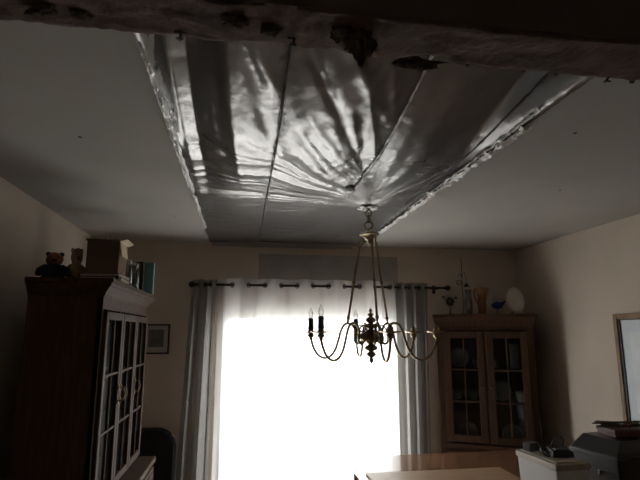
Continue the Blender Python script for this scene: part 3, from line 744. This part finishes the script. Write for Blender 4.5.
# ================================================================ PICTURES
pr = thing('framed_print', 'oak framed pale blue print hanging on the wall above the black chest', 'picture', (XR - .001, 2.812, 1.445))
yf, yn, zt, zb_ = .318, -.318, .340, -.42
for (y0, y1, z0, z1) in ((yf - .035, yf, zb_, zt), (yn, yn + .035, zb_, zt), (yn + .035, yf - .035, zt - .035, zt), (yn + .035, yf - .035, zb_, zb_ + .035)):
    MB().box(-.026, 0, y0, y1, z0, z1).build('frame_rail', 'framewood', pr, bevel=.004)
for (y0, y1, z0, z1) in ((yf - .052, yf - .035, zb_ + .035, zt - .035), (yn + .035, yn + .052, zb_ + .035, zt - .035), (yn + .052, yf - .052, zt - .042, zt - .035), (yn + .052, yf - .052, zb_ + .035, zb_ + .042)):
    MB().box(-.018, 0, y0, y1, z0, z1).build('inner_rail', 'black', pr)
MB().box(-.010, -.004, yn + .05, yf - .05, zb_ + .04, zt - .04).build('mat_board', 'mirror', pr)
MB().box(-.012, -.010, yn + .12, yf - .12, zb_ + .12, zt - .12).build('print', 'paleprint', pr)
a0, a1 = at(146, 324, 'y', YB - .02), at(168, 354, 'y', YB - .02)
pw, ph = (a1.x - a0.x) / 2 + .012, (a0.z - a1.z) / 2
pc = thing('framed_picture', 'small black framed picture with pale mat hanging between hutch and drape', 'picture', ((a0.x + a1.x) / 2 - .008, YB - .001, (a0.z + a1.z) / 2))
for (x0, x1, z0, z1) in ((-pw, -pw + .013, -ph, ph), (pw - .013, pw, -ph, ph), (-pw + .013, pw - .013, ph - .013, ph), (-pw + .013, pw - .013, -ph, -ph + .013)):
    MB().box(x0, x1, -.02, 0, z0, z1).build('frame_rail', 'black', pc, bevel=.002)
MB().box(-pw + .012, pw - .012, -.008, -.002, -ph + .012, ph - .012).build('mat_board', 'matboard', pc)
MB().box(-pw + .045, pw - .045, -.010, -.008, -ph + .055, ph - .045).build('print', 'print', pc)

# ================================================================ CHAIR in the corner
cb = thing('upholstered_chair', 'dark upholstered chair with a rounded back in the corner by the drape', 'chair', (-.70, 4.05, 0))
def rounded(w, h, r, n=8):
    pts = [(-w, 0), (w, 0)]
    for i in range(n + 1): a = i / n * PI / 2; pts.append((w - r + r * math.cos(a), h - r + r * math.sin(a)))
    for i in range(n + 1): a = PI / 2 + i / n * PI / 2; pts.append((-w + r + r * math.cos(a), h - r + r * math.sin(a)))
    return pts
mb = MB().prism(rounded(.235, .52, .15), -.035, .035); mb.v = [(x, .125 + z + (y) * .05, .42 + y) for x, y, z in mb.v]; mb.f = [tuple(reversed(f)) for f in mb.f]
mb.build('backrest', 'navy', cb, bevel=.018, smooth=True, angle=60)
MB().box(-.225, .225, -.21, .11, .39, .47).build('seat', 'navy', cb, bevel=.02)
for sx in (-1, 1):
    for y in (-.18, .14):
        MB().hexa([(sx * .20 - .014, y - .014, 0), (sx * .20 + .014, y - .014, 0), (sx * .20 + .014, y + .014, 0), (sx * .20 - .014, y + .014, 0), (sx * .20 - .02, y - .02, .39), (sx * .20 + .02, y - .02, .39), (sx * .20 + .02, y + .02, .39), (sx * .20 - .02, y + .02, .39)]).build('leg', 'hutch', cb)

# ================================================================ CHANDELIER
HUBZ = 1.655
cd = thing('chandelier', 'brass chandelier with six candle arms hanging from the foil ceiling', 'chandelier', (HOOK.x + .004, HOOK.y, HUBZ))
top = HOOK.z - HUBZ + .03
# chain
MB().tube([(0, 0, top), (0, 0, top - .05)], .006, 8).build('ceiling_hook', 'brassdark', cd, smooth=True)
zc = top - .05
for k in range(2):
    R_ = .019
    mb = MB().torus((0, 0, 0), R_, .0042, (1, 0, 0) if k % 2 else (0, 1, 0), 18, 8)
    mb.v = [(x, y, zc - .020 - k * .034 + z * 1.25) for x, y, z in mb.v]
    mb.build('chain_link', 'brassdark', cd, smooth=True)
zr = zc - .020 - 2 * .034 - .006
MB().torus((0, 0, zr), .025, .005, (.5, .86, 0), 24, 8).build('hanging_ring', 'brassdark', cd, smooth=True)
zt_ = 2.258 - HUBZ
MB().lathe([(0, .03), (.008, .028), (.010, .012), (.034, .010), (.054, .006), (.063, -.002), (.061, -.008), (.044, -.012), (.030, -.028), (.022, -.036), (.012, -.044), (.014, -.052), (.006, -.062), (0, -.064)][::-1], (0, 0, zt_), 28).build('crown_canopy', 'brass', cd, smooth=True, angle=50)
MB().tube([(0, 0, zr - .025), (0, 0, zt_ + .02)], .004, 8).build('stem', 'brassdark', cd)
# turned centre column
MB().lathe([(0, .150), (.004, .146), (.009, .134), (.004, .124), (.012, .116), (.014, .108), (.006, .100), (.018, .090), (.024, .078), (.018, .066), (.010, .060), (.030, .052), (.036, .044), (.030, .036), (.012, .030), (.014, .018), (.034, .010), (.050, -.004), (.056, -.020), (.050, -.036), (.030, -.050), (.016, -.056), (.012, -.064), (.024, -.072), (.030, -.084), (.024, -.096), (.010, -.102), (.018, -.112), (.022, -.122), (.014, -.134), (.006, -.140), (.011, -.152), (.008, -.164), (0, -.178)][::-1], (0, 0, 0), 28, 1.38, 1.38).build('centre_column', 'brass', cd, smooth=True)
base_a = math.radians(30.4)
for k in range(6):
    a = base_a + k * PI / 3; ca_, sa_ = math.cos(a), math.sin(a)
    P = lambda r, z: (r * ca_, r * sa_, z)
    arm = MB().tube(smoothpath([P(.045, -.022), P(.064, -.052), P(.088, -.058), P(.102, -.040), P(.098, -.012), P(.098, .020), P(.118, .052), P(.146, .060), P(.172, .046), P(.190, .010), P(.205, -.040), P(.228, -.100), P(.262, -.138), P(.300, -.146), P(.340, -.126), P(.368, -.082), P(.383, -.035), P(.385, -.012)], 5), .0074, 10)
    arm = arm.build('arm', 'brass', cd, smooth=True)
    sc_ = MB().tube(smoothpath([P(.098, .010), P(.080, .040), P(.058, .046), P(.046, .030), P(.054, .014), P(.068, .018)], 5), .0045, 8)
    sc_.build('scroll', 'brassdark', arm, smooth=True)
    MB().lathe([(.004, -.040), (.013, -.034), (.009, -.026), (.019, -.016), (.022, -.008), (.014, -.002), (.024, .002), (.054, .007), (.059, .013), (.054, .012), (.020, .008), (.016, .022), (.018, .030), (.014, .034), (0, .034)], P(.385, 0), 22).build('drip_pan', 'brass', arm, smooth=True, angle=50)
    off = math.cos(a + math.radians(14.6))       # right-hand arms have lost their candles
    if off < 0.2:
        MB().lathe([(.0185, .030), (.0165, .048), (.0160, .088), (.013, .094), (.006, .095), (0, .095)], P(.385, 0), 14).build('candle', 'candle', arm, smooth=True, angle=50)
        MB().lathe([(.007, .094), (.012, .102), (.0150, .116), (.013, .132), (.006, .150), (.002, .160), (0, .161)], P(.385, 0), 14).build('bulb', 'bulb', arm, smooth=True)
    else:
        MB().lathe([(.010, .030), (.010, .044), (.006, .046), (0, .046)], P(.385, 0), 12).build('socket', 'brassdark', arm, smooth=True, angle=50)
    if k % 2 == 0:
        rp_ = MB().tube(smoothpath([P(.052, zt_ - .008), P(.056, zt_ - .022), P(.054, zt_ - .040), P(.060, zt_ - .06)], 4), .0045, 8).tube([P(.058, zt_ - .045), P(.145, .062)], .0072, 10)
        mb2 = rp_
        for f in (.06, .5, .94):
            c = Vector(P(.058 + .087 * f, (zt_ - .045) * (1 - f) + .062 * f)); mb2.ell(c, (.0115, .0115, .013), 10, 6)
        mb2.build('suspension_rod', 'brass', cd, smooth=True)

# ================================================================ THINGS ON THE HUTCH
def spot(px, y): return at(px, 278, 'y', y).x
def topz(px, py, y): return at(px, py, 'y', y).z
Z0 = HT + .0005
def toy(label, px, y, top_py, wpx, cols, seed):
    x = spot(px, y); h = topz(px, top_py, y) - Z0; r = wpx / 500 * y / 2
    t = thing('stuffed_toy', label, 'toy', (x, y, Z0), .3 * seed)
    MB().ell((0, 0, h * .31), (r * .82, r * .7, h * .31), 18, 12, .15, seed).build('torso', cols[0], t, smooth=True)
    hd_ = MB().ell((0, -.004, h * .74), (r * .62, r * .56, h * .25), 18, 12, .1, seed + 3).build('head', cols[1], t, smooth=True)
    for s in (-1, 1):
        MB().ell((s * r * .46, 0, h * .92), (r * .20, r * .14, h * .08), 10, 7).build('ear', cols[0], hd_, smooth=True)
        MB().tube(smoothpath([(s * r * .5, 0, h * .48), (s * r * .95, -.01, h * .34), (s * r * .98, -.02, h * .18)]), [r * .26] * 12 + [r * .2], 10).build('arm', cols[2], t, smooth=True)
        MB().ell((s * r * .5, -r * .55, h * .10), (r * .32, r * .5, h * .10), 12, 8).build('foot', cols[2], t, smooth=True)
        MB().ell((s * r * .22, -r * .54, h * .80), (r * .07, r * .05, r * .07), 8, 6).build('eye', 'black', hd_)
    MB().ell((0, -r * .56, h * .70), (r * .2, r * .14, h * .06), 10, 7).build('muzzle', cols[2], hd_, smooth=True)
    return t
toy('dark blue and rust stuffed toy sitting at the back of the hutch top', 53, 2.74, 252, 24, ('toyblue', 'toyorange', 'toyblue'), 1)
toy('straw and pink stuffed toy sitting against the open carton', 75, 2.86, 248, 17, ('toyyellow', 'toyskin', 'toyorange'), 2)
def book_flat(label, x, y, z, w_, d_, h_, rz, cov):
    t = thing('book', label, 'book', (x, y, z), rz, 'books on the hutch')
    MB().box(-w_ + .004, w_ - .003, -d_ + .004, d_ - .004, .003, h_ - .003).build('pages', 'paper', t)
    for z0 in (0, h_ - .003): MB().box(-w_, w_, -d_, d_, z0, z0 + .003).build('cover', cov, t)
    MB().box(-w_ - .002, -w_ + .001, -d_, d_, 0, h_).build('spine', cov, t)
    return t
by = 2.86; bxc = (spot(85, by - .08) + spot(118, by - .08)) / 2
book_flat('dark flat book at the bottom under the open carton', bxc + .002, by - .01, Z0, .105, .125, .026, .04, 'book1')
book_flat('maroon flat book between the dark book and the open carton', bxc, by, Z0 + .0265, .100, .115, .020, -.03, 'book2')
bz = Z0 + .0265 + .0205
bh_ = topz(100, 241, by - .09) - bz
hwid = (spot(119, by - .09) - spot(86, by - .09)) / 2
ct_ = thing('open_carton', 'open brown carton with raised flaps standing on two books', 'carton', (bxc, by, bz))
tk = .004
for (x0, x1, y0, y1) in ((-hwid, hwid, -.09, -.09 + tk), (-hwid, hwid, .09 - tk, .09), (-hwid, -hwid + tk, -.09 + tk, .09 - tk), (hwid - tk, hwid, -.09 + tk, .09 - tk)):
    MB().box(x0, x1, y0, y1, 0, bh_).build('side_wall', 'carton', ct_)
MB().box(-hwid + tk, hwid - tk, -.09 + tk, .09 - tk, 0, tk).build('bottom', 'carton', ct_)
def flp(p0, p1, d, m): 
    p0, p1, d = Vector(p0), Vector(p1), Vector(d)
    MB().add([p0, p1, p1 + d, p0 + d], [(0, 1, 2, 3)]).build('flap', m, ct_, solid=.003)
flp((hwid, -.09, bh_), (hwid, .09, bh_), (.035, 0, .014), 'litflap_cream')  # light on this flap is put into its paler colour
flp((hwid + .001, -.09, bh_ - .004), (hwid + .001, .05, bh_ - .004), (.014, 0, -.075), 'litflap_cream')  # painted paler too, as if lit
flp((-hwid, -.09, bh_), (-hwid, .09, bh_), (-.012, 0, .012), 'carton')
flp((-hwid, -.09, bh_), (hwid, -.09, bh_), (0, -.03, .004), 'carton')
pw_ = thing('paper_pinwheel', 'small white paper twist sticking up out of the open carton', 'paper twist', (bxc + .01, by - .02, bz + tk + .0005))
MB().tube([(0, 0, 0), (.0, .0, bh_ + .006)], .0025, 6).build('stick', 'twig', pw_)
zt2 = bh_ + .006
MB().add([(0, 0, zt2 - .004), (.012, -.004, zt2 + .028), (.022, .003, zt2 + .026), (.008, .004, zt2 - .002), (-.012, 0, zt2 + .034), (-.015, .004, zt2 + .022)], [(0, 1, 2, 3), (0, 3, 4, 5)]).build('paper', 'whitecer', pw_, solid=.0015)
# small things along the front edge
tn = thing('small_carton', 'tiny cream carton with black front at the hutch front edge', 'carton', (spot(116.5, 2.72), 2.72, Z0), .2)
MB().box(-.012, .012, -.014, .014, 0, .036).build('body', 'litflap_cream', tn, bevel=.001)
MB().box(-.010, .010, -.0155, -.0141, .006, .03).build('label', 'black', tn)
tn2 = thing('candle_holder', 'small black and white block next to the glass jars', 'holder', (spot(121.5, 2.90), 2.90, Z0), .1)
MB().box(-.014, .014, -.014, .014, 0, .052).build('block', 'blackplastic', tn2, bevel=.002)
MB().lathe([(.010, 0), (.010, .018), (0, .019)], (0, 0, .052), 14).build('candle_stub', 'whitecer', tn2, smooth=True, angle=40)
def jar(label, px, y, tp, r):
    x = spot(px, y); h = topz(px, tp, y) - Z0
    t = thing('glass_jar', label, 'jar', (x, y, Z0), 0, 'jars on the hutch')
    MB().lathe([(0, 0), (r, 0), (r * 1.02, .01), (r, h * .72), (r * .78, h * .84), (r * .78, h * .9), (r * .72, h * .9), (r * .72, h * .83), (r * .93, h * .7), (r * .95, .012), (0, .006)], (0, 0, 0), 20).build('body', 'jar', t, smooth=True)
    MB().lathe([(0, h * .9), (r * .84, h * .9), (r * .84, h), (0, h)], (0, 0, 0), 18).build('lid', 'chrome', t, smooth=True, angle=40)
jar('clear glass jar nearest the open carton', 127, 3.02, 260, .030)
jar('clear glass jar next to the dark upright book', 134, 3.20, 264, .032)
def book_up(label, px, y, tp, th, d_, cov, rz):
    x = spot(px, y); h = topz(px, tp, y) - Z0
    t = thing('book', label, 'book', (x, y, Z0), rz, 'books on the hutch')
    MB().box(-d_ + .004, d_ - .004, -th + .003, th - .003, .003, h - .003).build('pages', 'paper', t)
    for s in (-1, 1): MB().box(-d_, d_, s * th - (.003 if s > 0 else 0), s * th + (.003 if s < 0 else 0), 0, h).build('cover', cov, t)
    MB().box(d_ - .001, d_ + .002, -th, th, 0, h).build('spine', cov, t)
book_up('dark upright book beside the teal book', 139.5, 3.42, 262, .016, .022, 'book1', .0)
book_up('teal upright book at the far end of the hutch top', 148, 3.56, 263, .022, .036, 'teal', .0)

# ================================================================ THINGS ON THE CORNER CABINET
K0 = CT + .0005
def kspot(px, y): return at(px, 308, 'y', y).x
# iron flower ornament
y = 4.235; x = kspot(450, y)
t = thing('metal_flower', 'dark metal flower ornament at the drape end of the cabinet top', 'ornament', (x, y, K0))
MB().lathe([(0, 0), (.028, 0), (.028, .006), (.006, .012), (.004, .03), (0, .03)], (0, 0, 0), 14).build('base', 'darkmetal', t, smooth=True)
MB().tube(smoothpath([(0, 0, .02), (.004, 0, .07), (0, 0, .12)]), .004, 6).build('stem', 'darkmetal', t)
for k in range(7):
    a = 2 * PI * k / 7
    MB().ell((.026 * math.cos(a), -.006, .115 + .026 * math.sin(a)), (.015, .006, .015), 10, 6).build('petal', 'darkmetal', t, smooth=True)
MB().ell((0, -.010, .115), (.012, .008, .012), 10, 6).build('centre', 'greycer', t, smooth=True)
for s, zz in ((-1, .155), (1, .150)):
    MB().tube(smoothpath([(0, 0, .10), (s * .03, 0, .13), (s * .055, 0, zz)]), .003, 6).ell((s * .058, 0, zz), (.014, .006, .010), 8, 6).build('side_bud', 'darkmetal', t, smooth=True)
# tall ornament stand
y = 4.24; x = kspot(463.5, y)
t = thing('ornament_stand', 'tall thin wire stand with hanging ring and bell on the cabinet top', 'ornament stand', (x, y, K0))
hs = topz(463, 258, y) - K0
MB().lathe([(0, 0), (.035, 0), (.033, .006), (.006, .012), (0, .012)], (0, 0, 0), 16).build('base', 'darkmetal', t, smooth=True)
MB().tube([(0, 0, .01), (0, 0, hs)], .0028, 6).build('pole', 'darkmetal', t)
MB().tube(smoothpath([(0, 0, hs * .66), (-.02, 0, hs * .72), (-.036, 0, hs * .66)]), .002, 6).tube(smoothpath([(0, 0, hs * .66), (.02, 0, hs * .74), (.040, 0, hs * .66)]), .002, 6).build('hook_arm', 'darkmetal', t)
MB().torus((-.030, 0, hs * .56), .020, .004, (.6, 1, 0), 18, 6).build('hanging_ring', 'greycer', t, smooth=True)
MB().lathe([(.026, 0), (.022, .010), (.012, .026), (.004, .034), (0, .036)], (.040, 0, hs * .49), 14).tube([(.04, 0, hs * .55), (.04, 0, hs * .66)], .0015, 6).build('bell', 'darkmetal', t, smooth=True)
# small glass vase
y = 4.17; x = kspot(469, y)
t = thing('glass_vase', 'small pale glass vase between the ornament stand and amber jug', 'vase', (x, y, K0))
h = topz(469, 290, y) - K0
MB().lathe([(0, 0), (.026, 0), (.034, h * .25), (.034, h * .5), (.022, h * .78), (.03, h), (.027, h), (.019, h * .78), (.030, h * .5), (.030, h * .26), (0, .008)], (0, 0, 0), 18).build('body', 'jar', t, smooth=True)
MB().torus((0, 0, h), .0285, .0025, (0, 0, 1), 18, 6).build('rim', 'greycer', t, smooth=True)
# amber jug
y = 4.10; x = kspot(482, y)
t = thing('amber_jug', 'amber brown jug with a flared neck on the cabinet top', 'jug', (x, y, K0), -.4)
h = topz(482, 288, y) - K0
MB().lathe([(0, 0), (.024, 0), (.030, h * .12), (.034, h * .4), (.026, h * .68), (.030, h * .86), (.044, h), (.040, h), (.026, h * .84), (.022, h * .68), (.029, h * .4), (0, .01)], (0, 0, 0), 20).build('body', 'amber', t, smooth=True)
MB().tube(smoothpath([(-.038, 0, h * .97), (-.058, 0, h * .9), (-.054, 0, h * .6), (-.032, 0, h * .4)]), .0055, 8).build('handle', 'amber', t, smooth=True)
MB().tube(smoothpath([(.028, 0, h * .5), (.045, 0, h * .8), (.060, 0, h * .97)]), [.012] * 6 + [.010] * 6 + [.008], 10).build('spout', 'amber', t, smooth=True)
# blue bird
y = 4.04; x = kspot(497, y)
t = thing('blue_bird_figurine', 'cobalt blue bird figurine with white beak stick beside the oval plate', 'figurine', (x, y, K0), -.2)
MB().lathe([(0, 0), (.020, 0), (.018, .008), (.008, .014), (.007, .04), (0, .04)], (0, 0, 0), 14).build('pedestal', 'greycer', t, smooth=True)
MB().ell((.004, 0, .075), (.050, .026, .030), 18, 12, .15, 3).build('torso', 'cobalt', t, smooth=True)
MB().tube(smoothpath([(.04, 0, .085), (.060, 0, .10), (.074, 0, .112)]), [.016] * 6 + [.011] * 6 + [.005], 10).build('tail', 'cobalt', t, smooth=True)
MB().tube(smoothpath([(-.03, 0, .085), (-.038, 0, .12), (-.034, 0, .15), (-.040, -.004, .168)]), [.010] * 6 + [.007] * 7 + [.007] * 5 + [.003], 10).build('neck', 'whitecer', t, smooth=True)
MB().ell((-.036, -.018, .030), (.012, .010, .012), 10, 7).build('egg', 'whitecer', t, smooth=True)
# clear tumbler behind the plate
# oval plate
y = 3.985; x = kspot(515.5, y)
t = thing('oval_plate', 'cream oval plate standing upright on the cabinet top', 'plate', (x, y, K0), ca * .5)
rh = (topz(515, 287, y) - K0 - .006) / 2; rw = .072
mb = MB().lathe([(0, .002), (.55, .002), (.70, .006), (1, .014), (.99, .017), (.68, .010), (.55, .005), (0, .005)], (0, 0, 0), 32)
mb.v = [(x_ * rw, -z_ - .0 + (y_) * .03, y_ * rh + rh + .004) for x_, y_, z_ in mb.v]
mb.build('dish', 'whitecer', t, smooth=True)
MB().box(-.03, .03, -.03, .03, 0, .004).box(-.028, -.022, .0, .03, .004, .05).box(.022, .028, .0, .03, .004, .05).build('plate_rest', 'hutch', t)
